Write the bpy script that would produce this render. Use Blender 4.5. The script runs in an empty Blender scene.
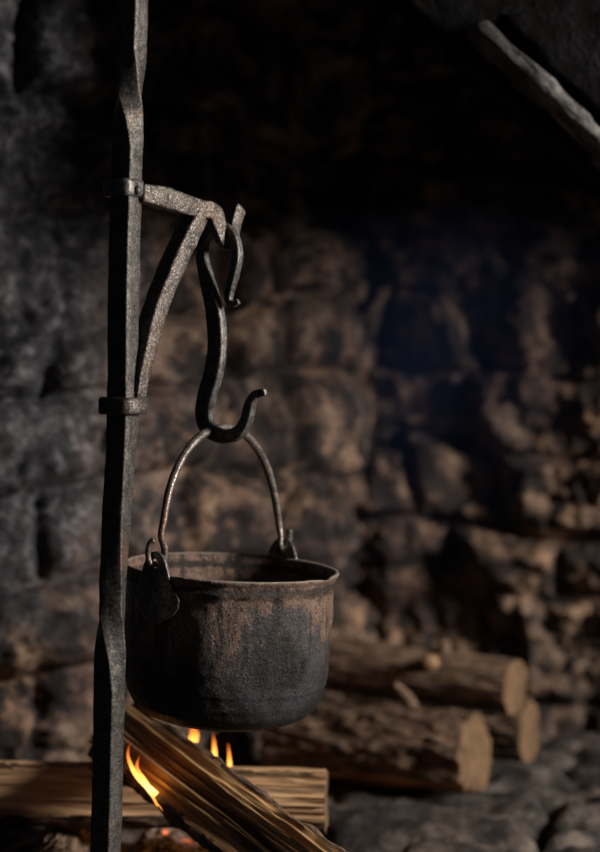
import bpy, bmesh, math, random
import numpy as np
from mathutils import Vector, Matrix
R_ = math.radians
scene = bpy.context.scene
C = scene.collection

# ------------------------------------------------------------------ camera
F = 1700.0                      # focal length in pixels of the 600x852 frame
PITCH = R_(2.8)
CAMZ = 0.80
cam_d = bpy.data.cameras.new('camera'); cam = bpy.data.objects.new('camera', cam_d); C.objects.link(cam)
cam.location = (0, 0, CAMZ); cam.rotation_euler = (R_(90) - PITCH, 0, 0)
cam_d.sensor_fit = 'VERTICAL'; cam_d.sensor_height = 36.0; cam_d.lens = 36.0 * F / 852
cam_d.clip_start = 0.05; cam_d.clip_end = 50
cam_d.dof.use_dof = True; cam_d.dof.focus_distance = 2.11; cam_d.dof.aperture_fstop = 2.2
scene.camera = cam

# ------------------------------------------------------------------ world, lights, exposure
world = bpy.data.worlds.new('world'); scene.world = world; world.use_nodes = True
bg = world.node_tree.nodes['Background']
bg.inputs[0].default_value = (0.50, 0.62, 1.0, 1); bg.inputs[1].default_value = 0.009

def area(name, loc, target, size, size_y, watts, color):
    l = bpy.data.lights.new(name, 'AREA'); l.shape = 'RECTANGLE'; l.size = size; l.size_y = size_y
    l.energy = watts; l.color = color
    o = bpy.data.objects.new(name, l); C.objects.link(o)
    o.location = loc
    o.rotation_euler = (Vector(target) - Vector(loc)).to_track_quat('-Z', 'Y').to_euler()
    return o
KEY = Vector((0.93, -0.27, 0.22)).normalized()
TGT = Vector((-0.1, 2.4, 0.75))
area('window_daylight', TGT + KEY * 3.6, TGT, 0.65, 0.95, 228, (1.0, 0.91, 0.82))
area('cool_fill', (-1.3, 0.2, 1.9), (-0.2, 2.6, 0.8), 1.0, 1.2, 0.35, (0.68, 0.80, 1.0))  # weak bluish fill added at front left, not an actual source in the room

scene.view_settings.view_transform = 'Standard'; scene.view_settings.look = 'None'
scene.view_settings.gamma = 1.0; scene.view_settings.exposure = 0.0
scene.view_settings.use_curve_mapping = False
scene.cycles.use_denoising = True
scene.cycles.volume_step_rate = 1.0
scene.cycles.max_bounces = 6

def P(px, py, y):
    """world point seen at pixel (px, py) at world depth y"""
    u = (px - 300) / F; v = -(py - 426) / F
    d = Vector((u, math.cos(PITCH) + v * math.sin(PITCH), -math.sin(PITCH) + v * math.cos(PITCH)))
    return Vector((0, 0, CAMZ)) + d * (y / d.y)

# ------------------------------------------------------------------ object helpers
def link(name, me, mat=None, parent=None):
    o = bpy.data.objects.new(name, me); C.objects.link(o)
    if mat: me.materials.append(mat)
    if parent: o.parent = parent
    return o
def from_bm(name, bm, mat, parent=None, smooth=True):
    bmesh.ops.recalc_face_normals(bm, faces=bm.faces)
    me = bpy.data.meshes.new(name); bm.to_mesh(me); bm.free()
    if smooth:
        for p in me.polygons: p.use_smooth = True
    return link(name, me, mat, parent)
def tag(o, label=None, cat=None, group=None, kind=None):
    if label: o['label'] = label
    if cat: o['category'] = cat
    if group: o['group'] = group
    if kind: o['kind'] = kind
    return o
def empty(name, loc, label, cat, group=None):
    o = bpy.data.objects.new(name, None); C.objects.link(o); o.location = loc; o.empty_display_size = 0.05
    return tag(o, label, cat, group)

# ------------------------------------------------------------------ numpy noise
def _hash(ix, iy, iz, seed):
    h = (ix.astype(np.int64) * 374761393 + iy.astype(np.int64) * 668265263 + iz.astype(np.int64) * 2147483647 + seed * 1274126177) & 0xffffffff
    h = ((h ^ (h >> 13)) * 1274126177) & 0xffffffff
    h = ((h ^ (h >> 16)) * 2246822519) & 0xffffffff
    return ((h ^ (h >> 15)) & 0xffffff) / float(0xffffff)
def vnoise(x, y, z=0.0, seed=0):
    x, y, z = np.broadcast_arrays(np.asarray(x, float), np.asarray(y, float), np.asarray(z, float))
    ix, iy, iz = np.floor(x), np.floor(y), np.floor(z)
    fx, fy, fz = x - ix, y - iy, z - iz
    fx, fy, fz = [f * f * (3 - 2 * f) for f in (fx, fy, fz)]
    r = 0
    for a in (0, 1):
        for b in (0, 1):
            for c in (0, 1):
                w = (fx if a else 1 - fx) * (fy if b else 1 - fy) * (fz if c else 1 - fz)
                r = r + w * _hash(ix + a, iy + b, iz + c, seed)
    return r * 2 - 1
def fbm(x, y, z=0.0, seed=0, octv=4, gain=0.5):
    r = 0; a = 1; k = 1.0
    for i in range(octv):
        r = r + a * vnoise(np.asarray(x) * k + 7.3 * i, np.asarray(y) * k, np.asarray(z) * k, seed + i)
        a *= gain; k *= 2.03
    return r
def ridged(x, y, z=0.0, seed=0, octv=4):
    r = 0; a = 1; k = 1.0
    for i in range(octv):
        r = r + a * (1 - 2 * np.abs(vnoise(np.asarray(x) * k, np.asarray(y) * k, np.asarray(z) * k, seed + i)))
        a *= 0.5; k *= 2.1
    return r

# ------------------------------------------------------------------ materials
def new_mat(name):
    m = bpy.data.materials.new(name); m.use_nodes = True
    nt = m.node_tree; nt.nodes.clear()
    out = nt.nodes.new('ShaderNodeOutputMaterial')
    return m, nt, out
class N:
    def __init__(s, nt): s.nt = nt
    def n(s, typ, **kw):
        nd = s.nt.nodes.new(typ)
        for k, v in kw.items(): setattr(nd, k, v)
        return nd
    def l(s, a, b): s.nt.links.new(a, b)
    def coord(s, scale=(1, 1, 1), rot=(0, 0, 0), loc=(0, 0, 0)):
        tc = s.n('ShaderNodeTexCoord'); mp = s.n('ShaderNodeMapping')
        mp.inputs['Scale'].default_value = scale; mp.inputs['Rotation'].default_value = rot; mp.inputs['Location'].default_value = loc
        s.l(tc.outputs['Object'], mp.inputs[0]); return mp.outputs[0]
    def noise(s, vec, scale, detail=5, rough=0.55, dist=0.0):
        nd = s.n('ShaderNodeTexNoise'); nd.inputs['Scale'].default_value = scale; nd.inputs['Detail'].default_value = detail
        nd.inputs['Roughness'].default_value = rough; nd.inputs['Distortion'].default_value = dist
        s.l(vec, nd.inputs['Vector']); return nd.outputs['Fac']
    def ramp(s, fac, stops):
        nd = s.n('ShaderNodeValToRGB'); cr = nd.color_ramp
        while len(cr.elements) < len(stops): cr.elements.new(0.5)
        for e, (p, c) in zip(cr.elements, stops):
            e.position = p; e.color = (c, c, c, 1) if not isinstance(c, tuple) else (*c, 1)
        s.l(fac, nd.inputs[0]); return nd.outputs[0]
    def mix(s, fac, a, b):
        nd = s.n('ShaderNodeMix', data_type='RGBA')
        for v, i in ((fac, 0), (a, 6), (b, 7)):
            if isinstance(v, (int, float)): nd.inputs[i].default_value = v
            elif isinstance(v, tuple): nd.inputs[i].default_value = (*v, 1)
            else: s.l(v, nd.inputs[i])
        return nd.outputs[2]
    def math(s, op, a, b=0.0, c=None, clamp=False):
        nd = s.n('ShaderNodeMath', operation=op, use_clamp=clamp)
        for i, v in enumerate((a, b) if c is None else (a, b, c)):
            if isinstance(v, (int, float)): nd.inputs[i].default_value = v
            else: s.l(v, nd.inputs[i])
        return nd.outputs[0]
    def sep(s, vec):
        nd = s.n('ShaderNodeSeparateXYZ'); s.l(vec, nd.inputs[0]); return nd.outputs
    def bump(s, h, strength, dist, normal=None):
        nd = s.n('ShaderNodeBump'); nd.inputs['Strength'].default_value = strength; nd.inputs['Distance'].default_value = dist
        s.l(h, nd.inputs['Height'])
        if normal is not None: s.l(normal, nd.inputs['Normal'])
        return nd.outputs[0]
    def bsdf(s, out, col, rough, metal=0.0, normal=None, spec=0.5):
        b = s.n('ShaderNodeBsdfPrincipled')
        for v, k in ((col, 'Base Color'), (rough, 'Roughness'), (metal, 'Metallic'), (spec, 'Specular IOR Level')):
            if isinstance(v, tuple): b.inputs[k].default_value = (*v, 1)
            elif isinstance(v, (int, float)): b.inputs[k].default_value = v
            else: s.l(v, b.inputs[k])
        if normal is not None: s.l(normal, b.inputs['Normal'])
        s.l(b.outputs[0], out.inputs[0]); return b

def iron_mat(name, dark=(0.035, 0.032, 0.030), mid=(0.16, 0.145, 0.13), rust=(0.15, 0.085, 0.055), pit=0.0016, rough=0.5, metal=0.55, rustiness=0.5, fleck=0.85):
    m, nt, out = new_mat(name); n = N(nt); v = n.coord()
    a = n.noise(v, 70, 6, 0.7); b = n.noise(v, 380, 4, 0.75); c = n.noise(v, 16, 4, 0.6)
    col = n.mix(n.ramp(a, [(0.36, 0.0), (0.6, 1.0)]), dark, mid)
    col = n.mix(n.ramp(c, [(0.62 - 0.2 * rustiness, 0.0), (0.72 - 0.1 * rustiness, 0.8)]), col, rust)
    col = n.mix(n.ramp(b, [(0.38, 0.85), (0.47, 0.0)]), col, tuple(.4 * q for q in dark))
    col = n.mix(n.ramp(b, [(0.54, 0.0), (0.63, fleck)]), col, (0.34, 0.31, 0.28))
    ro = n.ramp(b, [(0.3, rough + 0.22), (0.7, rough - 0.1)])
    nm = n.bump(a, 0.8, pit); nm = n.bump(b, 0.7, pit * 0.35, nm)
    n.bsdf(out, col, ro, metal, nm); return m

def pot_mat():
    m, nt, out = new_mat('cast_iron'); n = N(nt)
    tc = n.n('ShaderNodeTexCoord'); v = tc.outputs['Object']
    x, y, z = n.sep(v); z = n.math('ADD', z, n.math('MULTIPLY', x, 0.056))
    big = n.noise(v, 9, 4, 0.6, 0.4); med = n.noise(v, 40, 5, 0.65); fine = n.noise(v, 620, 3, 0.7); fine2 = n.noise(v, 290, 4, 0.7)
    drip = n.noise(n.coord((60, 60, 7)), 1.0, 4, 0.6, 0.3)
    # rust colour in the upper band of the wall (z from -0.19 to 0), ragged lower border
    zz = n.math('ADD', z, n.math('MULTIPLY', n.math('SUBTRACT', big, 0.5), 0.16))
    rustf = n.ramp(n.math('MULTIPLY_ADD', zz, 5.0, 1.0), [(0.42, 0.0), (0.66, 1.0)])
    rustf = n.math('MULTIPLY', rustf, n.ramp(med, [(0.32, 0.25), (0.55, 1.0)]))
    col = n.mix(rustf, (0.008, 0.0075, 0.008), (0.215, 0.135, 0.098))
    # scorched, glossy patch on the front right flank
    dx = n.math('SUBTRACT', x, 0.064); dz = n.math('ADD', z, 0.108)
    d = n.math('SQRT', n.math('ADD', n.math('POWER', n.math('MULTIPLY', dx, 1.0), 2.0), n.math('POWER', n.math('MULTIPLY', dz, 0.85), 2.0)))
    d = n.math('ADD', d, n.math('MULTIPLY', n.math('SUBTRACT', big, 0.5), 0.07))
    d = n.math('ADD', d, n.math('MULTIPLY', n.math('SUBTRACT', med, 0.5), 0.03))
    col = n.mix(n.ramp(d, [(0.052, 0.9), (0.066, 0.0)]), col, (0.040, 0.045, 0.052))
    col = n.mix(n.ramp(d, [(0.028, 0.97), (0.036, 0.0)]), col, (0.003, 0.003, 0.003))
    col = n.mix(n.ramp(drip, [(0.54, 0.0), (0.60, 0.92)]), col, (0.018, 0.017, 0.017))
    col = n.mix(n.ramp(fine2, [(0.36, 0.65), (0.48, 0.0)]), col, (0.022, 0.018, 0.016))
    col = n.mix(n.math('MULTIPLY', n.ramp(fine, [(0.57, 0.0), (0.66, 0.75)]), n.math('MULTIPLY_ADD', rustf, 0.75, 0.12)), col, (0.42, 0.34, 0.29))
    zb = n.math('ABSOLUTE', n.math('ADD', z, 0.0155)); zb = n.math('ADD', zb, n.math('MULTIPLY', n.math('SUBTRACT', med, 0.5), 0.012))
    col = n.mix(n.ramp(n.math('MULTIPLY', zb, 100.0), [(0.25, 0.85), (0.6, 0.0)]), col, (0.018, 0.015, 0.014))
    col = n.mix(n.ramp(fine2, [(0.38, 0.9), (0.46, 0.0)]), col, (0.010, 0.009, 0.009))
    nm = n.bump(med, 0.8, 0.004); nm = n.bump(fine2, 1.0, 0.0026, nm); nm = n.bump(fine, 1.0, 0.0013, nm)
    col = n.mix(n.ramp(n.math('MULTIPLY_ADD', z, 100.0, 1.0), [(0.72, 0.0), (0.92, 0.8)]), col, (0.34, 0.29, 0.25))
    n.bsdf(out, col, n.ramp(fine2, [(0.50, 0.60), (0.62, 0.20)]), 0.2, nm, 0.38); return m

def stone_mat(name, tan, brown, grey, soot, left_grey=None, spec=0.3):
    m, nt, out = new_mat(name); n = N(nt)
    tc = n.n('ShaderNodeTexCoord'); v = tc.outputs['Object']
    x, y, z = n.sep(v)
    a = n.noise(v, 3.2, 5, 0.6, 0.3); b = n.noise(v, 13, 6, 0.68); c = n.noise(v, 70, 5, 0.7); d = n.noise(v, 6.5, 3, 0.5)
    col = n.mix(n.ramp(a, [(0.42, 0.0), (0.62, 1.0)]), brown, tan)
    col = n.mix(n.ramp(d, [(0.50, 0.0), (0.68, 0.55)]), col, grey)
    col = n.mix(n.ramp(b, [(0.46, 0.95), (0.60, 0.0)]), col, soot)
    if left_grey:
        f = n.math('MULTIPLY_ADD', x, -5.0, -1.0)                   # lime washed stones at the left jamb
        f = n.math('ADD', f, n.math('MULTIPLY', n.math('SUBTRACT', a, 0.5), 1.6))
        f = n.math('MULTIPLY', f, n.ramp(z, [(0.24, 0.0), (0.5, 1.0)]), 0.0, clamp=True)
        g = n.mix(n.ramp(n.noise(v, 38, 6, 0.75), [(0.47, 0.0), (0.62, 1.0)]), (0.022, 0.023, 0.028), left_grey)
        g = n.mix(n.ramp(b, [(0.40, 0.8), (0.55, 0.0)]), g, (0.02, 0.021, 0.025))
        col = n.mix(f, col, g)
    col = n.mix(n.ramp(c, [(0.40, 0.5), (0.54, 0.0)]), col, soot)
    nm = n.bump(b, 0.9, 0.02); nm = n.bump(c, 0.9, 0.006, nm)
    n.bsdf(out, col, n.ramp(b, [(0.3, 0.9), (0.8, 0.62)]), 0.0, nm, spec); return m

def bark_mat(name, dark, light, scale=1.0):
    m, nt, out = new_mat(name); n = N(nt)
    v = n.coord((1, 1, 0.35)); v2 = n.coord()
    a = n.noise(v, 60 * scale, 6, 0.65, 0.6); b = n.noise(v2, 14, 4, 0.6); c = n.noise(v, 220, 3, 0.6)
    col = n.mix(n.ramp(a, [(0.38, 0.0), (0.62, 1.0)]), dark, light)
    col = n.mix(n.ramp(b, [(0.50, 0.0), (0.70, 0.6)]), col, tuple(0.45 * q for q in light))
    nm = n.bump(a, 1.0, 0.006); nm = n.bump(c, 0.6, 0.001, nm)
    n.bsdf(out, col, 0.85, 0.0, nm, 0.25); return m
def wood_mat(name, light, dark, char=0.0, grain=1.0):
    m, nt, out = new_mat(name); n = N(nt)
    v = n.coord((1, 1, 0.045)); v2 = n.coord()
    a = n.noise(v, 150 * grain, 5, 0.65, 0.5); b = n.noise(v2, 10, 4, 0.6); c = n.noise(v, 420, 3, 0.6); g = n.noise(v, 60 * grain, 3, 0.5, 0.8)
    col = n.mix(n.ramp(a, [(0.36, 0.0), (0.60, 1.0)]), dark, light)
    col = n.mix(n.ramp(g, [(0.38, 0.85), (0.47, 0.0)]), col, tuple(0.12 * q for q in dark))
    col = n.mix(n.ramp(b, [(0.52 - 0.25 * char, 0.0), (0.72 - 0.25 * char, 0.9 if char else 0.35)]), col, (0.02, 0.015, 0.012) if char else dark)
    nm = n.bump(g, 0.9, 0.005); nm = n.bump(a, 0.9, 0.0022, nm); nm = n.bump(c, 0.5, 0.0006, nm)
    n.bsdf(out, col, 0.62, 0.0, nm, 0.35); return m
def cut_mat(name, light, dark):
    m, nt, out = new_mat(name); n = N(nt)
    tc = n.n('ShaderNodeTexCoord'); x, y, z = n.sep(tc.outputs['Object'])
    v = tc.outputs['Object']
    w = n.noise(v, 22, 3, 0.5)
    r = n.math('SQRT', n.math('ADD', n.math('POWER', x, 2.0), n.math('POWER', y, 2.0)))
    r = n.math('ADD', r, n.math('MULTIPLY', w, 0.02))
    ring = n.math('SINE', n.math('MULTIPLY', r, 900))
    f = n.noise(v, 120, 4, 0.6)
    col = n.mix(n.math('MULTIPLY_ADD', ring, 0.2, 0.35), light, dark)
    col = n.mix(n.ramp(f, [(0.45, 0.0), (0.7, 0.7)]), col, dark)
    col = n.mix(n.ramp(n.noise(v, 34, 3, .6), [(0.45, 0.0), (0.65, 0.7)]), col, tuple(.5 * q for q in dark))
    n.bsdf(out, col, 0.8, 0.0, n.bump(f, 0.6, 0.002), 0.2); return m

M = {}
M['iron'] = iron_mat('wrought_iron', dark=(0.022, 0.020, 0.019), mid=(0.095, 0.088, 0.082), rough=0.48, rustiness=.25, fleck=0.4)
M['iron_arm'] = iron_mat('pitted_wrought_iron', dark=(0.018, 0.016, 0.015), mid=(0.105, 0.09, 0.078), rust=(0.12, 0.075, 0.055), pit=0.0022, rough=0.42, rustiness=0.7)
M['iron_dark'] = iron_mat('blackened_iron', dark=(0.022, 0.021, 0.021), mid=(0.16, 0.155, 0.15), rust=(0.12, 0.08, 0.06), rough=0.34, rustiness=0.2)
M['iron_bail'] = iron_mat('worn_bail_iron', dark=(0.05, 0.042, 0.036), mid=(0.20, 0.175, 0.155), rust=(0.17, 0.10, 0.07), rough=0.38, pit=0.001, rustiness=0.6)
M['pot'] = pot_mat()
M['wall_l'] = stone_mat('sooty_stone_left', (0.43, 0.275, 0.175), (0.11, 0.067, 0.05), (0.12, 0.105, 0.10), (0.008, 0.0075, 0.009), (0.17, 0.17, 0.185))
M['wall_b'] = stone_mat('sooty_stone_back', (0.42, 0.265, 0.165), (0.105, 0.057, 0.042), (0.11, 0.09, 0.08), (0.007, 0.0065, 0.008))
M['floor'] = stone_mat('hearth_stone', (0.17, 0.135, 0.11), (0.10, 0.08, 0.068), (0.14, 0.13, 0.125), (0.02, 0.018, 0.017))
M['soot'] = stone_mat('soot_black_stone', (0.008, 0.008, 0.009), (0.006, 0.006, 0.007), (0.008, 0.008, 0.009), (0.003, 0.003, 0.003), spec=0.06)
M['pale_edge'] = stone_mat('chipped_pale_stone', (0.26, 0.25, 0.24), (0.14, 0.135, 0.13), (0.2, 0.2, 0.2), (0.03, 0.03, 0.03))

# ------------------------------------------------------------------ stone walls: real relief
def stone_relief(U, V, seed, course=0.17, width=0.27, joint=0.022):
    """coursed rubble: warped courses of uneven stones; returns relief in metres"""
    rng = random.Random(seed)
    U0, V0 = U, V
    U = U + 0.045 * fbm(U0 * 4.1, V0 * 4.1, 0, seed + 50, 3); V = V + 0.04 * fbm(U0 * 3.1, V0 * 3.3, 0, seed + 60, 3)
    edges = [V.min() - 0.3]
    while edges[-1] < V.max() + 0.3: edges.append(edges[-1] + course * rng.uniform(0.6, 1.35))
    row = np.searchsorted(np.array(edges), V) - 1
    H = np.zeros_like(U)
    for r in range(len(edges) - 1):
        mk = row == r
        if not mk.any(): continue
        v = V[mk]; u = U[mk]; u0 = U0[mk]; v0 = V0[mk]
        ex = [U.min() - 0.5 + rng.uniform(0, 0.3)]
        while ex[-1] < U.max() + 0.5: ex.append(ex[-1] + width * rng.uniform(0.45, 1.45))
        ex = np.array(ex); ci = np.searchsorted(ex, u) - 1; ci = np.clip(ci, 0, len(ex) - 2)
        du = np.minimum(u - ex[ci], ex[ci + 1] - u); dv = np.minimum(v - edges[r], edges[r + 1] - v)
        d = np.clip(np.minimum(du, dv) / (joint * 1.6), -1, 1)
        prof = np.clip(d, 0, 1); prof = 1 - (1 - prof) ** 2
        cu = (ex[ci] + ex[ci + 1]) / 2; cv = (edges[r] + edges[r + 1]) / 2
        off = _hash(ci.astype(float), np.full_like(u, r), np.zeros_like(u), seed) - 0.5
        tx = _hash(ci.astype(float), np.full_like(u, r), np.ones_like(u), seed) - 0.5
        tz = _hash(ci.astype(float), np.full_like(u, r), np.ones_like(u) * 2, seed) - 0.5
        H[mk] = prof * (0.040 + 0.044 * off + 0.16 * tx * (u - cu) + 0.22 * tz * (v - cv))
    H += 0.016 * fbm(U0 * 10, V0 * 13, 0, seed + 5, 5, 0.62) + 0.011 * ridged(U0 * 6, V0 * 10, 0, seed + 9, 4) - .012 * np.clip(ridged(U0 * 3.3, V0 * 4.1, 0, seed + 19, 3) - 1.1, 0, 1)
    return H

def relief_wall(name, pts, z0, z1, du, mat, seed, extra=None, kind='structure', vscale=1.0, **kw):
    """vertical wall along the polyline pts; relief pushes towards the camera side"""
    pts = [Vector((p[0], p[1])) for p in pts]
    L = [0]
    for a, b in zip(pts, pts[1:]): L.append(L[-1] + (b - a).length)
    nu = int(L[-1] / du) + 1; nv = int((z1 - z0) / du) + 1
    us = np.linspace(0, L[-1], nu); X = np.interp(us, L, [p.x for p in pts]); Y = np.interp(us, L, [p.y for p in pts])
    k = max(3, int(0.05 / du)) | 1
    for _ in range(2):
        Xp = np.pad(X, k // 2, mode='reflect', reflect_type='odd'); Yp = np.pad(Y, k // 2, mode='reflect', reflect_type='odd')
        X = np.convolve(Xp, np.ones(k) / k, 'valid'); Y = np.convolve(Yp, np.ones(k) / k, 'valid')
    dX = np.gradient(X); dY = np.gradient(Y); l = np.hypot(dX, dY); nx, ny = dY / l, -dX / l
    zs = np.linspace(z0, z1, nv); U, V = np.meshgrid(us, zs)
    H = stone_relief(U, V, seed, **kw)
    XX = np.broadcast_to(X, U.shape); 
    if extra is not None: H = H + extra(XX, V)
    PX = X + nx * H; PY = Y + ny * H; PZ = V + 0.006 * fbm(U * 12, V * 12, 0, seed + 77, 2)
    co = np.stack([PX, PY, PZ], -1).reshape(-1, 3)
    idx = np.arange(nu * nv).reshape(nv, nu)
    q = np.stack([idx[:-1, :-1], idx[:-1, 1:], idx[1:, 1:], idx[1:, :-1]], -1).reshape(-1, 4)
    me = bpy.data.meshes.new(name); me.from_pydata(co.tolist(), [], q.tolist())
    for p in me.polygons: p.use_smooth = True
    o = link(name, me, mat); tag(o, kind=kind); return o

def g(X, V, px, py, y, sx, sz, a, rot=0.0):
    """one boulder-like swelling whose centre shows at (px, py); sizes in metres"""
    c = P(px, py, y); dx = X - c.x; dz = V - c.z; cr, sr = math.cos(rot), math.sin(rot)
    p = (dx * cr + dz * sr) / sx; q = (-dx * sr + dz * cr) / sz
    return a * np.exp(-(p * p + q * q) ** 1.3)

def left_extra(X, V):
    h = 0.02 * fbm(X * 3, V * 2.2, 0, 91, 3)
    h = h + g(X, V, 290, 440, 3.2, .10, .09, .045) + g(X, V, 240, 500, 3.1, .09, .06, .03) + g(X, V, 285, 270, 3.2, .09, .08, .03)
    h = h + g(X, V, 180, 600, 3.0, .14, .10, .03) + g(X, V, 300, 560, 3.2, .06, .10, .03)
    return h
def back_extra(X, V):
    h = 0.03 * fbm(X * 3.1, V * 2.2, 0, 191, 3)
    h = h + 0.011 * ridged(X * 9 + V * 3, V * 2.2, 0, 33, 3)
    for px, py, sx, sz, a, r in ((530, 330, .05, .10, .05, .2), (500, 420, .05, .12, .05, .3), (455, 340, .035, .12, .035, .2),
                                 (375, 360, .08, .03, .035, -.2), (410, 430, .09, .03, .035, -.1), (395, 500, .08, .04, .03, 0),
                                 (520, 560, .09, .10, .05, 0), (400, 590, .07, .05, .035, 0), (360, 620, .06, .04, .03, 0),
                                 (395, 215, .04, .03, .04, 0), (450, 225, .04, .03, .04, .3), (440, 480, .05, .05, .03, 0)):
        h = h + g(X, V, px, py, 3.42, sx, sz, a, r)
    return h
relief_wall('wall_left', [(-1.05, 2.66), (-0.42, 2.90), (-0.05, 3.29), (0.04, 3.38), (0.075, 3.60)], -0.02, 2.3, 0.0065, M['wall_l'], 11, left_extra)
relief_wall('wall_back', [(-0.10, 3.62), (0.35, 3.52), (0.80, 3.41), (1.5, 3.22)], -0.02, 2.3, 0.0065, M['wall_b'], 23, back_extra)

# hearth floor: flagstones in relief
def flat_floor():
    nx, ny = 300, 300
    xs = np.linspace(-1.4, 1.7, nx); ys = np.linspace(1.0, 3.75, ny); X, Y = np.meshgrid(xs, ys)
    H = 0.55 * stone_relief(X, Y, 71, course=0.24, width=0.33, joint=0.02) - 0.026
    co = np.stack([X, Y, H], -1).reshape(-1, 3); idx = np.arange(nx * ny).reshape(ny, nx)
    q = np.stack([idx[:-1, :-1], idx[:-1, 1:], idx[1:, 1:], idx[1:, :-1]], -1).reshape(-1, 4)
    me = bpy.data.meshes.new('floor'); me.from_pydata(co.tolist(), [], q.tolist())
    for p in me.polygons: p.use_smooth = True
    tag(link('floor', me, M['floor']), kind='structure')
flat_floor()

# chimney hood: thick sooty slab whose sloping lower arris crosses the top right corner
def slab(name, poly, y0, y1, mat, parent=None, seed=0, amp=0.004, cuts=3):
    bm = bmesh.new()
    a = [bm.verts.new((x, y0, z)) for x, z in poly]; b = [bm.verts.new((x, y1, z)) for x, z in poly]
    bm.faces.new(a); bm.faces.new(b[::-1])
    for i in range(len(poly)):
        j = (i + 1) % len(poly); bm.faces.new((a[i], b[i], b[j], a[j]))
    bmesh.ops.recalc_face_normals(bm, faces=bm.faces)
    bmesh.ops.bevel(bm, geom=bm.edges[:], offset=0.008, segments=2, affect='EDGES', profile=0.6)
    bmesh.ops.triangulate(bm, faces=bm.faces)
    for _ in range(cuts):
        es = [e for e in bm.edges if e.calc_length() > 0.03]
        if es: bmesh.ops.subdivide_edges(bm, edges=es, cuts=1, use_grid_fill=True)
        bmesh.ops.triangulate(bm, faces=[f for f in bm.faces if len(f.verts) > 3])
    bm.normal_update()
    co = np.array([v.co[:] for v in bm.verts]); nn = fbm(co[:, 0] * 22, co[:, 1] * 22, co[:, 2] * 22, seed, 4) * amp
    for v, k in zip(bm.verts, nn): v.co += v.normal * float(k)
    return from_bm(name, bm, mat, parent)
HY = 2.62
e1 = P(395, -12, HY); e2 = P(560, 143, HY)
hood = slab('trim_1', [(e1.x, e1.z), (e2.x, e2.z), (e2.x + .06, e2.z - 0.05), (1.75, e2.z - .05), (1.75, 1.9), (e1.x - 0.35, 1.9), (e1.x - .35, e1.z + .34)], HY, HY + .13, M['soot'], seed=5)
tag(hood, kind='structure')
HR = 2.50
q = [P(487, 34, HR), P(506, 34, HR), P(560, 94, HR), P(560, 116, HR)]
o = slab('trim_2', [(p.x, p.z) for p in (P(470, 22, HR), P(488, 18, HR), P(640, 158, HR), P(640, 184, HR))], HR, HY - 0.012, M['pale_edge'], seed=8, amp=0.006, cuts=4); tag(o, kind='structure')
o = slab('trim_3', [(p.x, p.z) for p in (P(500, 8, HR), P(640, 8, HR), P(640, 146, HR))], HR + .03, HY - 0.012, M['soot'], seed=9, amp=0.006, cuts=3); tag(o, kind='structure')

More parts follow.
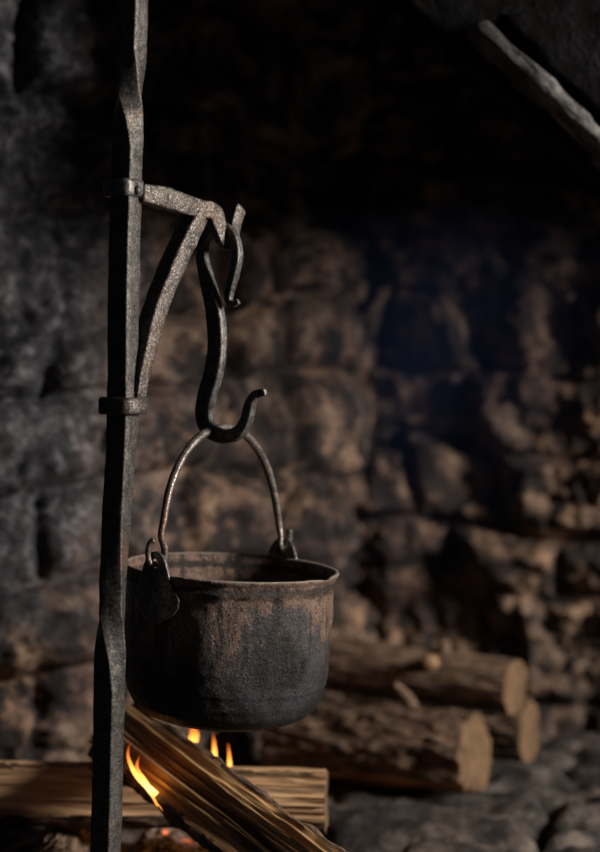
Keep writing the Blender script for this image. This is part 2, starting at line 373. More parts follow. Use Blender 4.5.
# ------------------------------------------------------------------ swept iron bars
def catmull(rows, per=8):
    rows = np.array(rows, float); out = []
    p = np.vstack([2 * rows[0] - rows[1], rows, 2 * rows[-1] - rows[-2]])
    for i in range(1, len(p) - 2):
        for k in range(per):
            t = k / per
            out.append(0.5 * ((2 * p[i]) + (-p[i - 1] + p[i + 1]) * t + (2 * p[i - 1] - 5 * p[i] + 4 * p[i + 1] - p[i + 2]) * t * t + (-p[i - 1] + 3 * p[i] - 3 * p[i + 1] + p[i + 2]) * t ** 3))
    out.append(rows[-1]); return np.array(out)
def sweep(name, rows, mat, parent, section='square', face=Vector((-0.47, -0.88, 0)), per=8, seed=1, amp=0.0006, origin=(0, 0, 0), chamfer=0.22, spin=None):
    """rows: x, y, z, half width a (across), half depth b (along face normal)"""
    R = catmull(rows, per); n = len(R)
    if section == 'square':
        c = chamfer; prof = []
        for sx, sy in ((1, 1), (-1, 1), (-1, -1), (1, -1)):
            pr = [(sx, sy * (1 - c)), (sx * (1 - c * .3), sy * (1 - c * .3)), (sx * (1 - c), sy)]
            prof += pr if sx * sy > 0 else pr[::-1]
        full = []
        for i in range(len(prof)):
            a, b = prof[i], prof[(i + 1) % len(prof)]
            full.append(a)
            if math.dist(a, b) > 0.8:
                for t in (.33, .66): full.append((a[0] + (b[0] - a[0]) * t, a[1] + (b[1] - a[1]) * t))
        prof = full
    else:
        prof = [(math.cos(2 * math.pi * k / 20), math.sin(2 * math.pi * k / 20)) for k in range(20)]
    bm = bmesh.new(); rings = []; face = Vector(face).normalized(); prev = None
    for i in range(n):
        p = Vector(R[i, :3]); t = (Vector(R[min(i + 1, n - 1), :3]) - Vector(R[max(i - 1, 0), :3])).normalized()
        f = face - t * face.dot(t)
        if f.length < 0.15 and prev is not None: f = prev - t * prev.dot(t)
        f.normalize()
        if prev is not None and f.dot(prev) < 0: f = -f
        prev = f; s = t.cross(f).normalized(); ff = f
        if spin is not None:
            a = spin(p); ff = f * math.cos(a) + s * math.sin(a); s = t.cross(ff)
        ring = []
        for (u, w) in prof:
            q = p + s * (u * R[i, 3]) + ff * (w * R[i, 4])
            ring.append(q)
        rings.append(ring)
    co = np.array([[v[:] for v in r] for r in rings]); ctr = co.mean(1, keepdims=True)
    d = co - ctr; d /= np.linalg.norm(d, axis=2, keepdims=True) + 1e-9
    nz = fbm(co[..., 0] * 70, co[..., 1] * 70, co[..., 2] * 45, seed, 4) * amp + fbm(co[..., 0] * 22, co[..., 1] * 22, co[..., 2] * 14, seed + 3, 2) * amp * 1.3
    co = co + d * nz[..., None] - np.array(origin)
    vs = [[bm.verts.new(v) for v in r] for r in co]
    k = len(prof)
    for i in range(n - 1):
        for j in range(k): bm.faces.new((vs[i][j], vs[i][(j + 1) % k], vs[i + 1][(j + 1) % k], vs[i + 1][j]))
    for r, sgn in ((vs[0], -1), (vs[-1], 1)):
        c0 = bm.verts.new(sum((v.co for v in r), Vector()) / k)
        e0 = [bm.verts.new(c0.co + (v.co - c0.co) * 0.72) for v in r]
        tdir = (c0.co - sum(((vs[1] if sgn < 0 else vs[-2])[j].co for j in range(k)), Vector()) / k).normalized()
        bump = 0.18 * (r[0].co - c0.co).length
        for v in e0: v.co += tdir * bump
        c0.co += tdir * bump * 1.3
        for j in range(k):
            bm.faces.new((r[j], r[(j + 1) % k], e0[(j + 1) % k], e0[j])); bm.faces.new((e0[j], e0[(j + 1) % k], c0))
    return from_bm(name, bm, mat, parent)
def px_rows(lst, depth):
    out = []
    for e in lst:
        px, py, a = e[:3]; b = e[3] if len(e) > 3 else a
        y = depth(px, py); p = P(px, py, y); k = y / F
        out.append((p.x, p.y, p.z, a * k, b * k))
    return out

# --- the crane
PY_ = 2.05
base = P(105, 852, PY_); base.z = 0
ORG = Vector((base.x, PY_, 0))
crane = empty('fireplace_crane', ORG, 'tall forged iron crane post with twisted shaft, short arm and diagonal brace', 'fireplace crane')
post_px = [(133.5, -60), (132.5, 0), (131, 55), (128.5, 120), (126.5, 180), (123.5, 300), (122.5, 420), (117.5, 500), (114, 560), (110.5, 640), (109, 700), (107, 797), (105.5, 852)]
ph = 11.4 * PY_ / F * 1.02
rows = [(*P(x, y, PY_), ph, ph) for x, y in post_px]
rows.append((base.x - .001, PY_, 0.0, ph, ph)); rows.insert(0, (rows[0][0] + .002, PY_, 1.75, ph, ph))
zof = lambda py: P(0, py, PY_).z
tw_z = [zof(v) for v in (797, 690, 660, 610, 540, 440, 145, 120, 92, 50)]
tw_a = [62, 62, 48, -2, -16, -28, -28, -50, -92, -118]
def post_spin(p): return R_(float(np.interp(p.z, tw_z, tw_a)))
# face = +x turned by the spin angle (negative towards the camera)
sweep('post', rows, M['iron'], crane, face=Vector((1, 0, 0)), spin=lambda p: -post_spin(p), per=14, seed=4, amp=0.0007, origin=ORG, chamfer=0.14)

def collar(py, px0, px1, hpx, mat):
    y = PY_; ctr = P((px0 + px1) / 2, py, y); k = y / F
    w = (px1 - px0) / 2 * k; hh = hpx / 2 * k
    bm = bmesh.new(); ring = []
    ang = -R_(28)
    out = []
    nseg = 48
    for i in range(nseg):
        t = 2 * math.pi * i / nseg
        # rounded square turned like the post
        r = 1.0 / (abs(math.cos(t - ang)) ** 4 + abs(math.sin(t - ang)) ** 4) ** (1 / 4)
        out.append((math.cos(t) * r, math.sin(t) * r))
    sc = w / max(abs(x) for x, _ in out); inner = ph * 1.04
    levels = [(-1, inner, False), (-1, sc * .93, True), (-.8, sc, True), (.8, sc, True), (1, sc * .93, True), (1, inner, False)]
    vs = []
    for lz, s, _ in levels:
        vs.append([bm.verts.new(ctr + Vector((x * s, yy * s, lz * hh)) - ORG) for x, yy in out])
    for a in range(len(vs)):
        b = (a + 1) % len(vs)
        for i in range(nseg): bm.faces.new((vs[a][i], vs[a][(i + 1) % nseg], vs[b][(i + 1) % nseg], vs[b][i]))
    bmesh.ops.subdivide_edges(bm, edges=[e for e in bm.edges if abs((e.verts[0].co - e.verts[1].co).z) > hh * 1.2], cuts=3)
    for v in bm.verts:
        nz = float(fbm(v.co.x * 60, v.co.y * 60, v.co.z * 60, 9, 3)); v.co += Vector((v.co.x, v.co.y, 0)).normalized() * nz * .0009
    return from_bm('collar', bm, mat, crane)
collar(188.5, 104, 143, 17, M['iron_dark'])
collar(405.5, 99, 147, 17, M['iron_arm'])
# rivet through the upper collar
def rivet():
    c = P(137.5, 190, PY_ - 0.012) - ORG; bm = bmesh.new()
    bmesh.ops.create_uvsphere(bm, u_segments=16, v_segments=10, radius=0.0048)
    for v in bm.verts: v.co = Vector((v.co.x, v.co.y * 1.1, v.co.z * 1.2)) + c
    o = from_bm('rivet', bm, M['iron_dark'], crane)
rivet()
# arm: lies in a vertical plane that runs right and away from the post, ends in a hook
arm_dep = lambda px, py: 2.055 + max(0, px - 143) * 0.0016
arm = px_rows([(141, 193, 9.5, 7), (150, 195, 9.5, 6.5), (165, 199, 10, 6.5), (182, 204.5, 10, 7), (198, 209, 10, 7), (208, 211, 9, 6.5),
               (213.5, 216, 10, 5.5), (217.5, 226, 8.6, 4.8), (220.5, 237, 5.8, 4.2), (224.5, 245, 4.4, 3.8), (229.8, 244, 4.8, 3.6), (232.5, 234, 6.2, 3.8), (234.5, 222, 6.8, 4), (236.5, 214, 7.2, 4.4), (238.6, 208.5, 7.4, 4.8)], arm_dep)
AF = Vector((0.78, -0.62, 0))
sweep('arm', arm, M['iron_arm'], crane, face=AF, per=8, seed=14, amp=0.0009, origin=ORG)
br_dep = lambda px, py: 2.054 + max(0, px - 138) * 0.00155
brace = px_rows([(136.5, 404, 5, 6), (138, 393, 5.5, 6), (139.5, 380, 6.5, 7), (142.5, 363, 7.8, 8), (146.5, 345, 9, 9), (151.5, 322, 9.8, 9.8), (158.5, 300, 10.2, 10), (166.5, 280, 10.4, 10), (177, 255, 10.4, 10), (188, 232, 10, 9.5), (196, 216, 9.4, 8.5)], br_dep)
sweep('brace', brace, M['iron_arm'], crane, face=Vector((-0.58, -0.81, -0.05)), per=8, seed=24, amp=0.0009, origin=ORG)

# --- the hanging hook
hk_dep = lambda px, py: 2.188 - (px - 222) * 0.00062
HO = P(226, 437, 2.19)
hook_thing = empty('pot_hook', HO, 'black forged double-ended hook hanging from the crane arm, curled tip at both ends', 'hook')
hk = px_rows([(238.5, 301.5, 3.0), (233, 304.5, 3.2), (228.8, 299, 3.8), (230.5, 287, 4.4), (234.5, 271, 5.0), (237, 255, 5.3), (235, 240, 5.0), (229.5, 230.5, 4.7),
              (221, 226, 4.6), (211, 229.5, 4.8), (204, 240, 4.9), (202.5, 255, 5.2), (205, 272, 5.8), (210, 291, 7.2, 6), (214.5, 309, 8.8, 6), (217, 330, 9.3, 6), (217, 352, 9.3, 6),
              (214, 372, 9.4, 6), (208.5, 392, 9.2, 6), (204.5, 410, 8.6, 6), (206.5, 424, 8, 6), (215, 433.5, 7.4, 6), (227, 436.5, 7.0, 6), (239, 432, 6.6, 6), (246.5, 420, 5.9, 5.5), (250, 405, 5.2, 5), (255.5, 395, 4.3, 4.2), (265.5, 392, 3.2, 3.2)], hk_dep)
sweep('hook_bar', hk, M['iron_dark'], hook_thing, face=Vector((-0.56, -0.83, 0)), per=9, seed=31, amp=0.0005, origin=HO, chamfer=0.32)

# --- the pot
PX, PYD = -0.0893, 2.2
RIM = P(300, 566, PYD).z
POT = Vector((PX, PYD, RIM))
pot = empty('cooking_pot', POT, 'round black and rust brown cast iron cooking pot hanging over the fire', 'pot')
RR = 0.1385
TILT = Matrix.Rotation(R_(3.2), 4, 'Y')
def lathe_pot():
    s = PYD / F
    outer = [(107.3, 0), (108.3, 1.4), (107.8, 4.0), (105.9, 6), (105.2, 11), (106.4, 13.2), (106.5, 15.5), (104.6, 17.5), (104.0, 20), (104, 30), (104, 45), (103.8, 62), (103.6, 80), (103, 97), (101.6, 112), (101.4, 113.5), (100.4, 115), (97.3, 127), (91.5, 138), (82, 147), (68.5, 152.5), (50, 156), (28, 157.8), (12, 158.4), (0.01, 158.5)]
    inner = [(104.4, 0.6), (102.4, 3), (101.2, 8), (100.5, 20), (99.5, 45), (97.6, 80), (95, 105), (90, 124), (80, 139), (62, 148), (40, 152), (18, 153.6), (0.01, 153.8)]
    def dense(pr, k):
        out = []
        for a, b in zip(pr, pr[1:]):
            m = max(1, int(math.dist(a, b) / k))
            for i in range(m): out.append((a[0] + (b[0] - a[0]) * i / m, a[1] + (b[1] - a[1]) * i / m))
        return out + [pr[-1]]
    prof = dense(outer, 2.2)[::-1] + dense(inner, 5)
    r = np.array([p[0] for p in prof]) * s; z = -np.array([p[1] for p in prof]) * s; nin = len(dense(outer, 2.2))
    nseg = 300; th = np.linspace(0, 2 * math.pi, nseg, endpoint=False)
    Rr, T = np.meshgrid(r, th, indexing='ij'); Z = np.repeat(z[:, None], nseg, 1)
    # pouring lip on the right, a little towards the viewer
    a0 = -0.50; dd = np.angle(np.exp(1j * (T - a0))); w = np.exp(-(dd / 0.11) ** 2) * np.exp(Z / 0.014)
    Rr = Rr + 0.0045 * w; Z = Z - 0.0018 * w * (Z > -0.006)
    X = Rr * np.cos(T); Y = Rr * np.sin(T)
    nz = fbm(X * 18, Y * 18, Z * 18, 3, 3) * 0.0012 + fbm(X * 110, Y * 110, Z * 110, 8, 3) * 0.0007 + fbm(X * 60, Y * 60, Z * 90, 18, 3) * 0.0011 * np.exp(-((Z + .022) / .012) ** 2)
    # irregular scale crust near the seam
    Rr2 = Rr + nz * (Rr > 0.02); X = Rr2 * np.cos(T); Y = Rr2 * np.sin(T)
    co = np.stack([X, Y, Z], -1).reshape(-1, 3); m = len(r); idx = np.arange(m * nseg).reshape(m, nseg)
    nxt = np.roll(idx, -1, 1)
    q = np.stack([idx[:-1], nxt[:-1], nxt[1:], idx[1:]], -1).reshape(-1, 4)
    me = bpy.data.meshes.new('body'); me.from_pydata(co.tolist(), [], q.tolist())
    for p in me.polygons: p.use_smooth = True
    bm = bmesh.new(); bm.from_mesh(me); bmesh.ops.remove_doubles(bm, verts=bm.verts, dist=1e-5); bmesh.ops.recalc_face_normals(bm, faces=bm.faces); bm.to_mesh(me); bm.free()
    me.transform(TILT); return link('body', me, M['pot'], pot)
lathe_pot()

def lug(theta):
    """ear plate hugging the outside of the wall, with a real hole"""
    half = [(0, .0275), (.0065, .0262), (.0125, .0215), (.0170, .0150), (.0205, .006), (.0245, -.006), (.0290, -.0155), (.0345, -.0225), (.0385, -.030), (.0375, -.039), (.031, -.048), (.020, -.057), (.008, -.063), (0, -.0645)]
    outl = half + [(-x, z) for x, z in half[-2:0:-1]]
    # dense outline
    o2 = []
    for a, b in zip(outl, outl[1:] + outl[:1]):
        m = max(1, int(math.dist(a, b) / .0025))
        for i in range(m): o2.append((a[0] + (b[0] - a[0]) * i / m, a[1] + (b[1] - a[1]) * i / m))
    n = len(o2); hc = (0, .0125); hr = .0062
    hole = []
    for i, (x, z) in enumerate(o2):
        a = math.atan2(z - hc[1], x - hc[0]); hole.append((hc[0] + hr * math.cos(a), hc[1] + hr * math.sin(a)))
    K = 14
    bm = bmesh.new()
    def place(x, z, off):
        rz = 0.1372 - max(0, -z) * 0.035 + off if z < .0 else 0.1372 + off
        a = theta + x / 0.137
        return Vector((rz * math.cos(a), rz * math.sin(a), z))
    layers = []
    for off, sh in ((0.0010, 1.0), (0.0052, 0.985)):
        rows_ = []
        for k in range(K + 1):
            t = k / K
            rows_.append([bm.verts.new(place(hole[i][0] * (1 - t) + o2[i][0] * t * sh, hole[i][1] * (1 - t) + o2[i][1] * t * sh, off + (0.0006 * float(vnoise(o2[i][0] * t * 150, o2[i][1] * t * 150, 0, 5))))) for i in range(n)])
        layers.append(rows_)
    for L_, rows_ in enumerate(layers):
        for k in range(K):
            for i in range(n):
                j = (i + 1) % n; bm.faces.new((rows_[k][i], rows_[k][j], rows_[k + 1][j], rows_[k + 1][i]))
    for k in (0, K):
        for i in range(n):
            j = (i + 1) % n; bm.faces.new((layers[0][k][i], layers[0][k][j], layers[1][k][j], layers[1][k][i]))
    o = from_bm('lug', bm, M['iron_dark'], pot); o.data.transform(TILT); return o
TL, TR = R_(180 + 50), R_(62)
lug(TL); lug(TR)
def lug_pt(theta, off=0.0, z=.0125):
    r = 0.1372 + .003 + off
    return POT + TILT @ Vector((r * math.cos(theta), r * math.sin(theta), z))
hl, hr_ = lug_pt(TL), lug_pt(TR)
# bail: depth interpolated between the two ears
xl, xr = 160.0, 280.0
def bail_dep(px, py):
    t = (px - xl) / (xr - xl); return (hl.y - .004) + (hr_.y - hl.y + .004) * min(1, max(0, t))
b = px_rows([(163.5, 520, 3.9), (168, 495, 4.0), (175, 473, 4.1), (186, 452, 4.2), (200, 436.5, 4.3), (213, 430, 4.3), (226, 427.5, 4.3), (239, 430.5, 4.3), (250, 439.5, 4.2), (261, 455, 4.1), (269.5, 476, 4.0), (275.5, 502, 3.9), (279, 525, 3.8)], bail_dep)
k = 2.1 / F
def row(v, r=3.6): return (v.x, v.y, v.z, r * k, r * k)
no = Vector((math.cos(TL), math.sin(TL), 0)); nr = Vector((math.cos(TR), math.sin(TR), 0))
tl = Vector((math.sin(TL), -math.cos(TL), 0)) * -1   # tangent pointing right in view
if tl.x < 0: tl = -tl
left_end = [hl + no * .007 + tl * .004 + Vector((0, 0, .030)), hl + no * .0095 + tl * .000 + Vector((0, 0, .026)), hl + no * .0105 - tl * .003 + Vector((0, 0, .014)), hl + no * .008 - tl * .002 + Vector((0, 0, .001)),
            hl + Vector((0, 0, -.0012)), hl - no * .009 + tl * .003 + Vector((0, 0, .003)), hl - no * .0105 + tl * .005 + Vector((0, 0, .016)), hl - no * .004 + tl * .0055 + Vector((0, 0, .034))]
right_end = [hr_ - nr * .006 + Vector((-.001, 0, .016)), hr_ - nr * .009 + Vector((0, 0, .004)), hr_ + Vector((0, 0, -.001)), hr_ + nr * .009 + Vector((.002, 0, .003)), hr_ + nr * .0095 + Vector((.004, 0, .014)), hr_ + nr * .007 + Vector((.005, 0, .024))]
b = [row(v, 3.2 if i < 5 else 3.7) for i, v in enumerate(left_end)] + b + [row(v, 3.5) for v in right_end]
sweep('bail_handle', b, M['iron_bail'], pot, section='round', per=7, seed=41, amp=0.0004, origin=POT, face=Vector((0.7, -0.7, 0)))

# ------------------------------------------------------------------ firewood
def oriented(a, b):
    w = (b - a).normalized(); u = Vector((0, 0, 1)).cross(w)
    if u.length < .01: u = Vector((1, 0, 0))
    u.normalize(); v = w.cross(u)
    M4 = Matrix.Translation(a) @ Matrix((u, v, w)).transposed().to_4x4()
    return M4
def firewood(name, a, b, rad, label, barkm, woodm, cutm, planes=(), seed=0, ridge=0.1, group='firewood logs', wob=0.06, taper=0.0, cut_tilt=(0, 0)):
    """a log from a to b; planes = (world normal, distance/rad) are split faces. > bark, split_face, cut_end"""
    a, b = Vector(a), Vector(b); MM = oriented(a, b); L = (b - a).length
    root = empty(name, a, label, 'firewood', group); root.matrix_world = MM
    inv = MM.to_3x3().inverted()
    pl = []
    for nrm, d in planes:
        q = inv @ Vector(nrm); q.z = 0; pl.append((math.atan2(q.y, q.x), d * rad))
    nt_, nl = 144, max(30, int(L / .006))
    th = np.linspace(0, 2 * math.pi, nt_, endpoint=False); zz = np.linspace(0, L, nl)
    T, Zg = np.meshgrid(th, zz)
    cx, cy = np.cos(T), np.sin(T)
    r = rad * (1 - taper * Zg / L) * (1 + wob * fbm(cx * 1.3, cy * 1.3, Zg * 4, seed, 2) + ridge * (0.55 * fbm(cx * 6, cy * 6, Zg * 22, seed + 2, 4) + 0.4 * ridged(cx * 7, cy * 7, Zg * 16, seed + 4, 3) - .25))
    sp = np.zeros_like(r, bool)
    for ang, d in pl:
        c = np.cos(T - ang); lim = np.where(c > 0.05, d / np.maximum(c, .05), 9)
        face_n = 1 + 0.12 * fbm(cx * 6, cy * 6, Zg * 4.5, seed + 8, 3) + .07 * fbm(cx * 15 + Zg * 3, cy * 15, Zg * 7, seed + 12, 3) - .16 * np.clip(ridged(cx * 5 + Zg * 1.5, cy * 5, Zg * 3, seed + 15, 3) - 1.0, 0, 1)
        lim = lim * face_n; hit = lim < r; sp |= hit; r = np.where(hit, lim, r)
    bendx = .006 * np.sin(Zg * 5 + seed); X = r * cx + bendx; Y = r * cy
    Zp = Zg + (X * cut_tilt[0] + Y * cut_tilt[1]) * (Zg / L) + .002 * fbm(cx * 5, cy * 5, 0, seed + 20, 2) * (Zg > L * .5)
    co = np.stack([X, Y, Zp], -1)
    def grid(name_, mask, mat):
        bm = bmesh.new(); used = {}
        def V(i, j):
            if (i, j) not in used: used[i, j] = bm.verts.new(co[i, j])
            return used[i, j]
        for i in range(nl - 1):
            for j in range(nt_):
                jj = (j + 1) % nt_
                if mask[i, j]: bm.faces.new((V(i, j), V(i, jj), V(i + 1, jj), V(i + 1, j)))
        if not bm.faces: bm.free(); return
        me = bpy.data.meshes.new(name_); bm.to_mesh(me); bm.free()
        for p in me.polygons: p.use_smooth = True
        o = link(name_, me, mat, root); return o
    grid('bark', ~sp, barkm)
    if sp.any(): grid('split_face', sp, woodm)
    for i, sgn in ((0, -1), (nl - 1, 1)):
        bm = bmesh.new(); K = 14; ctr = co[i].mean(0); rs = []
        for k_ in range(K, 0, -1):
            f = k_ / K; ring = ctr + (co[i] - ctr) * f
            ring = ring + np.array([0, 0, sgn]) * (0.0006 * fbm(ring[:, 0:1] * 300, ring[:, 1:2] * 300, 0, seed + 30, 2)) * (f < .98)
            rs.append([bm.verts.new(v) for v in ring])
        c0 = bm.verts.new(ctr)
        for p_, q_ in zip(rs, rs[1:]):
            for j in range(nt_): bm.faces.new((p_[j], p_[(j + 1) % nt_], q_[(j + 1) % nt_], q_[j]))
        for j in range(nt_): bm.faces.new((rs[-1][j], rs[-1][(j + 1) % nt_], c0))
        o = from_bm('cut_end', bm, cutm, root)
        c = o.data.polygons
    return root, MM, inv

M['bark_a'] = bark_mat('grey_brown_bark', (0.050, 0.032, 0.022), (0.25, 0.165, 0.11))
M['bark_b'] = bark_mat('scorched_bark', (0.030, 0.020, 0.015), (0.22, 0.14, 0.095), 1.3)
M['split'] = wood_mat('split_wood_golden', (0.68, 0.40, 0.18), (0.22, 0.105, 0.045), 0.0, 0.75)
M['split2'] = wood_mat('split_wood_pale', (0.85, 0.56, 0.32), (0.50, 0.28, 0.14), 0.0)
M['split3'] = wood_mat('split_wood_dark', (0.24, 0.13, 0.075), (0.10, 0.05, 0.03), 0.6)
M['cut'] = cut_mat('sawn_wood', (0.20, 0.125, 0.070), (0.09, 0.052, 0.028))
M['knot'] = cut_mat('pale_knot_wood', (0.42, 0.26, 0.15), (0.26, 0.15, 0.08))

# background stack at the right
BD = 2.97
A1 = P(274, 742, 3.12); A1.z = 0.070
B1 = P(474, 754, BD); B1 = Vector((B1.x, B1.y, 0.071))
rb, mb, ib = firewood('firewood_log', A1, B1, 0.071, 'thick rough bark log on the hearth floor, front of the background stack', M['bark_b'], M['split'], M['cut'], seed=101, ridge=0.14, taper=-0.02, cut_tilt=(0.12, -0.05), group='firewood logs', planes=[((0.1, -.5, -1), .80)])
YC = 3.22
A2 = P(330, 664, 3.24); B2 = P(516, 687, 3.10)
ra, ma, ia = firewood('firewood_log', A2, B2, 0.052, 'long brown bark log with a pale knot, lying on top of the background stack', M['bark_a'], M['split'], M['cut'], seed=111, ridge=0.09, taper=0.02, cut_tilt=(.15, -0.02))
A3 = P(350, 727, 3.34); A3.z = .060; B3 = P(530, 722, 3.20); B3.z = .063
rc, mc, ic = firewood('firewood_log', A3, B3, 0.060, 'dark short log at the bottom of the background stack, under the knotted log', M['bark_b'], M['split3'], M['cut'], seed=121, ridge=0.12, cut_tilt=(.08, 0))

def stub(parent, inv4, p0, p1, r0, r1, mat, name):
    v0, v1 = Vector(p0), Vector(p1); m = (v0 + v1) / 2 + Vector((0.004, 0, 0.002))
    rows_ = [(*v0, r0, r0), (*m, (r0 + r1) / 2, (r0 + r1) / 2), (*v1, r1, r1)]
    o = sweep(name, rows_, mat, None, section='round', per=6, seed=66, amp=.0012, face=Vector((0, -1, .1)))
    o.data.transform(inv4); o.parent = parent; return o
# pale cut knot on the top log, branch stub on the front log
stub(ra, ma.inverted(), P(431, 667, 3.15), P(428, 661, 3.088), .016, .0110, M['knot'], 'knot')
stub(ra, ma.inverted(), P(444, 650, 3.145), P(441, 641, 3.14), .014, .008, M['bark_a'], 'branch_stub')
stub(rb, mb.inverted(), P(414, 712, 3.04), P(394, 684, 3.00), .014, .0075, M['bark_b'], 'branch_stub')

# the fire: two bearers on the hearth, a cross log, a log leaning over it
firewood('firewood_log', (-0.36, 2.20, .046), (-0.33, 2.74, .046), .044, 'charred log lying on the hearth under the left end of the fire', M['bark_b'], M['split3'], M['cut'], seed=131, ridge=.12)
firewood('firewood_log', (-0.06, 2.33, .046), (-0.03, 2.66, .046), .044, 'charred log lying on the hearth under the right end of the fire', M['bark_b'], M['split3'], M['cut'], seed=141, ridge=.12)
ce = P(326, 786, 2.42)
firewood('firewood_log', (-0.56, 2.47, .146), (ce.x, 2.42, .144), .050, 'pale split log lying crosswise low in the fire, its sawn end right of the pot', M['bark_b'], M['split2'], M['cut'], seed=151, ridge=.1,
         planes=[((0, -1, .30), .72), ((0, .25, 1), .78)], wob=.05)
Aa = P(121, 731, 2.46); Bb = P(235, 819, 2.20); Bb = Aa + (Bb - Aa) * 1.75
firewood('firewood_log', Aa, Bb, .050, 'golden split log leaning diagonally across the fire, directly below the pot', M['bark_b'], M['split'], M['cut'], seed=161, ridge=.16,
         planes=[((-.10, -.72, .62), .45), ((.1, .5, -1), .5)], wob=.05)

# ash bed with glowing embers
def ash():
    m, nt, out = new_mat('ash_and_embers'); n = N(nt); v = n.coord()
    a = n.noise(v, 26, 5, 0.65); c = n.noise(v, 90, 4, .6)
    col = n.mix(n.ramp(c, [(0.4, 0.0), (0.6, 1.0)]), (0.02, 0.018, 0.017), (0.20, 0.18, 0.17))
    bs = n.bsdf(out, col, 0.95, 0.0, n.bump(c, .9, .006), .1)
    f = n.ramp(a, [(0.60, 0.0), (0.72, 1.0)])
    bs.inputs['Emission Color'].default_value = (1.0, 0.16, 0.02, 1); n.l(n.math('MULTIPLY', f, 2.5), bs.inputs['Emission Strength'])
    nr_, nt_ = 60, 120; bm = bmesh.new(); rings = []
    for i in range(nr_):
        rr = (i + 1) / nr_; ring = []
        for j in range(nt_):
            t = 2 * math.pi * j / nt_; x = .085 * rr * math.cos(t) ; y = .25 * rr * math.sin(t)
            ring.append((x, y, .048 * (1 - rr ** 2.2) + .016 * float(fbm(x * 30, y * 30, 0, 5, 3)) * (1 - rr ** 6)))
        rings.append([bm.verts.new(q_) for q_ in ring])
    c0 = bm.verts.new((0, 0, .048))
    for j in range(nt_): bm.faces.new((rings[0][j], rings[0][(j + 1) % nt_], c0))
    for p_, q_ in zip(rings, rings[1:]):
        for j in range(nt_): bm.faces.new((p_[j], p_[(j + 1) % nt_], q_[(j + 1) % nt_], q_[j]))
    o = from_bm('ash_bed', bm, m); o.location = (-.198, 2.50, .0)
    tag(o, 'grey ash and glowing embers heaped under the burning logs', 'ash', kind='stuff')
ash()

# flames: thin curled tongues that give off light
def flame_mat():
    m, nt, out = new_mat('flame'); n = N(nt)
    tc = n.n('ShaderNodeTexCoord'); x, y, z = n.sep(tc.outputs['Generated'])
    wob = n.noise(n.coord((1, 1, .4)), 60, 3, .6)
    h = n.math('ADD', z, n.math('MULTIPLY', n.math('SUBTRACT', wob, .5), .35))
    col = n.ramp(h, [(0.0, (1.0, .30, .04)), (0.35, (1.0, .52, .13)), (0.62, (1.0, .38, .06)), (1.0, (.9, .10, .01))])
    em = n.n('ShaderNodeEmission'); n.l(col, em.inputs[0])
    n.l(n.ramp(h, [(0.0, 1.0), (0.35, 4.2), (0.7, 2.2), (1.0, .45)]), em.inputs[1])
    tr = n.n('ShaderNodeBsdfTransparent'); lw = n.n('ShaderNodeLayerWeight'); lw.inputs[0].default_value = .45
    mx = n.n('ShaderNodeMixShader')
    f = n.math('MULTIPLY', n.ramp(lw.outputs['Facing'], [(0.25, 0.95), (0.95, 0.0)]), n.ramp(h, [(0.6, 1.0), (1.0, .35)]))
    n.l(f, mx.inputs[0]); n.l(tr.outputs[0], mx.inputs[1]); n.l(em.outputs[0], mx.inputs[2]); n.l(mx.outputs[0], out.inputs[0])
    return m
M['flame'] = flame_mat()
def flame(pts, depth, label, seed):
    """pts: px, py, half width px from base to tip"""
    R = catmull([(*P(x, y, depth), w * depth / F) for x, y, w in pts], 8); o0 = Vector(R[0, :3]); bm = bmesh.new(); rs = []
    for i, (x, y, z, w) in enumerate(R):
        w = max(w, .0003); ring = []
        for j in range(20):
            t = 2 * math.pi * j / 20 + i * .08
            rr = w * (1 + .18 * float(fbm(math.cos(t) * 1.5, math.sin(t) * 1.5, z * 40, seed, 2)))
            ring.append(bm.verts.new(Vector((x + rr * math.cos(t), y + rr * .7 * math.sin(t), z)) - o0))
        rs.append(ring)
    for a_, b_ in zip(rs, rs[1:]):
        for j in range(20): bm.faces.new((a_[j], a_[(j + 1) % 20], b_[(j + 1) % 20], b_[j]))
    bm.faces.new(rs[0][::-1]); bm.faces.new(rs[-1])
    o = from_bm('flame', bm, M['flame']); o.location = o0
    return tag(o, label, 'flame', 'flames of the fire')
flame([(170, 815, 4), (160, 800, 6), (149, 788, 5), (138, 777, 3.4), (131, 765, 2.3), (128, 754, 1.4), (130, 742, .6)], 2.27, 'tall bent orange flame beside the iron post, leftmost of the flames', 1)
flame([(158, 806, 2), (152, 792, 2.6), (144, 779, 2.4), (137, 768, 2.0), (139, 756, .5)], 2.265, 'thin dark orange flame licking the left side of the diagonal log', 2)
flame([(186, 764, 3), (190, 752, 5), (193, 741, 5.4), (194, 732, 4.2), (190, 722, 1)], 2.53, 'bright yellow flame just under the pot bottom, behind the diagonal log', 3)
flame([(214, 778, 2), (215, 765, 2.6), (214.5, 752, 2.3), (214, 742, 1.3), (213, 733, .4)], 2.52, 'slim orange flame between the other two flames right of the diagonal log', 4)
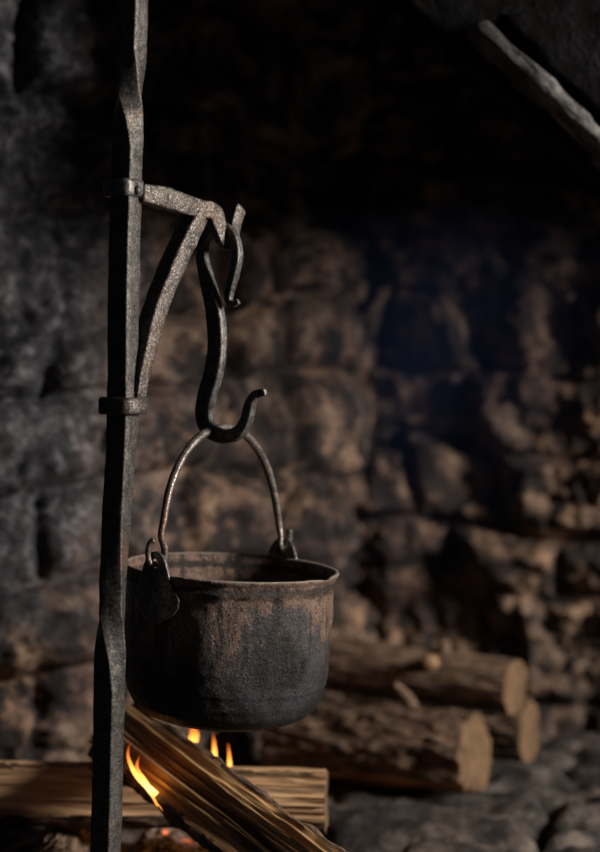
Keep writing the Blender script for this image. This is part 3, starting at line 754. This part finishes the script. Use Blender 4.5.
flame([(231, 788, 2.4), (230.5, 775, 2.7), (229.5, 762, 2.0), (229, 752, 1.1), (228, 743, .4)], 2.50, 'slim orange flame above the pale cross log, rightmost of the flames', 5)
fl = bpy.data.lights.new('fire_glow', 'POINT'); fl.energy = 0.30; fl.color = (1.0, .36, .08); fl.shadow_soft_size = .03
flo = bpy.data.objects.new('fire_glow', fl); C.objects.link(flo); flo.location = P(200, 770, 2.54)
fl2 = bpy.data.lights.new('fire_glow_low', 'POINT'); fl2.energy = 0.03; fl2.color = (1.0, .30, .05); fl2.shadow_soft_size = .05
flo = bpy.data.objects.new('fire_glow_low', fl2); C.objects.link(flo); flo.location = P(140, 775, 2.30)

# ------------------------------------------------------------------ smoke
def smoke():
    m, nt, out = new_mat('wood_smoke'); n = N(nt)
    tc = n.n('ShaderNodeTexCoord'); mp = n.n('ShaderNodeMapping'); mp.inputs['Location'].default_value = (-1, -1, -1); mp.inputs['Scale'].default_value = (2, 2, 2)
    n.l(tc.outputs['Generated'], mp.inputs[0])
    ln = n.n('ShaderNodeVectorMath', operation='LENGTH'); n.l(mp.outputs[0], ln.inputs[0])
    fall = n.ramp(ln.outputs['Value'], [(0.15, 1.0), (0.95, 0.0)])
    wis = n.ramp(n.noise(n.coord((1, 1, .6)), 4.0, 2, .5, .4), [(0.30, 0.0), (0.75, 1.0)])
    pv = n.n('ShaderNodeVolumePrincipled'); pv.inputs['Color'].default_value = (.20, .36, .9, 1); pv.inputs['Anisotropy'].default_value = 0.2
    n.l(n.math('MULTIPLY', n.math('MULTIPLY', fall, wis), 0.42), pv.inputs['Density'])
    n.l(pv.outputs[0], out.inputs['Volume'])
    bm = bmesh.new(); bmesh.ops.create_icosphere(bm, subdivisions=4, radius=1)
    for v in bm.verts: v.co = Vector((v.co.x * .36, v.co.y * .22, v.co.z * .75))
    o = from_bm('smoke', bm, m); o.location = (.25, 2.98, 1.06)
    tag(o, 'thin blue wood smoke drifting in front of the dark stone wall', 'smoke', kind='stuff')
smoke()
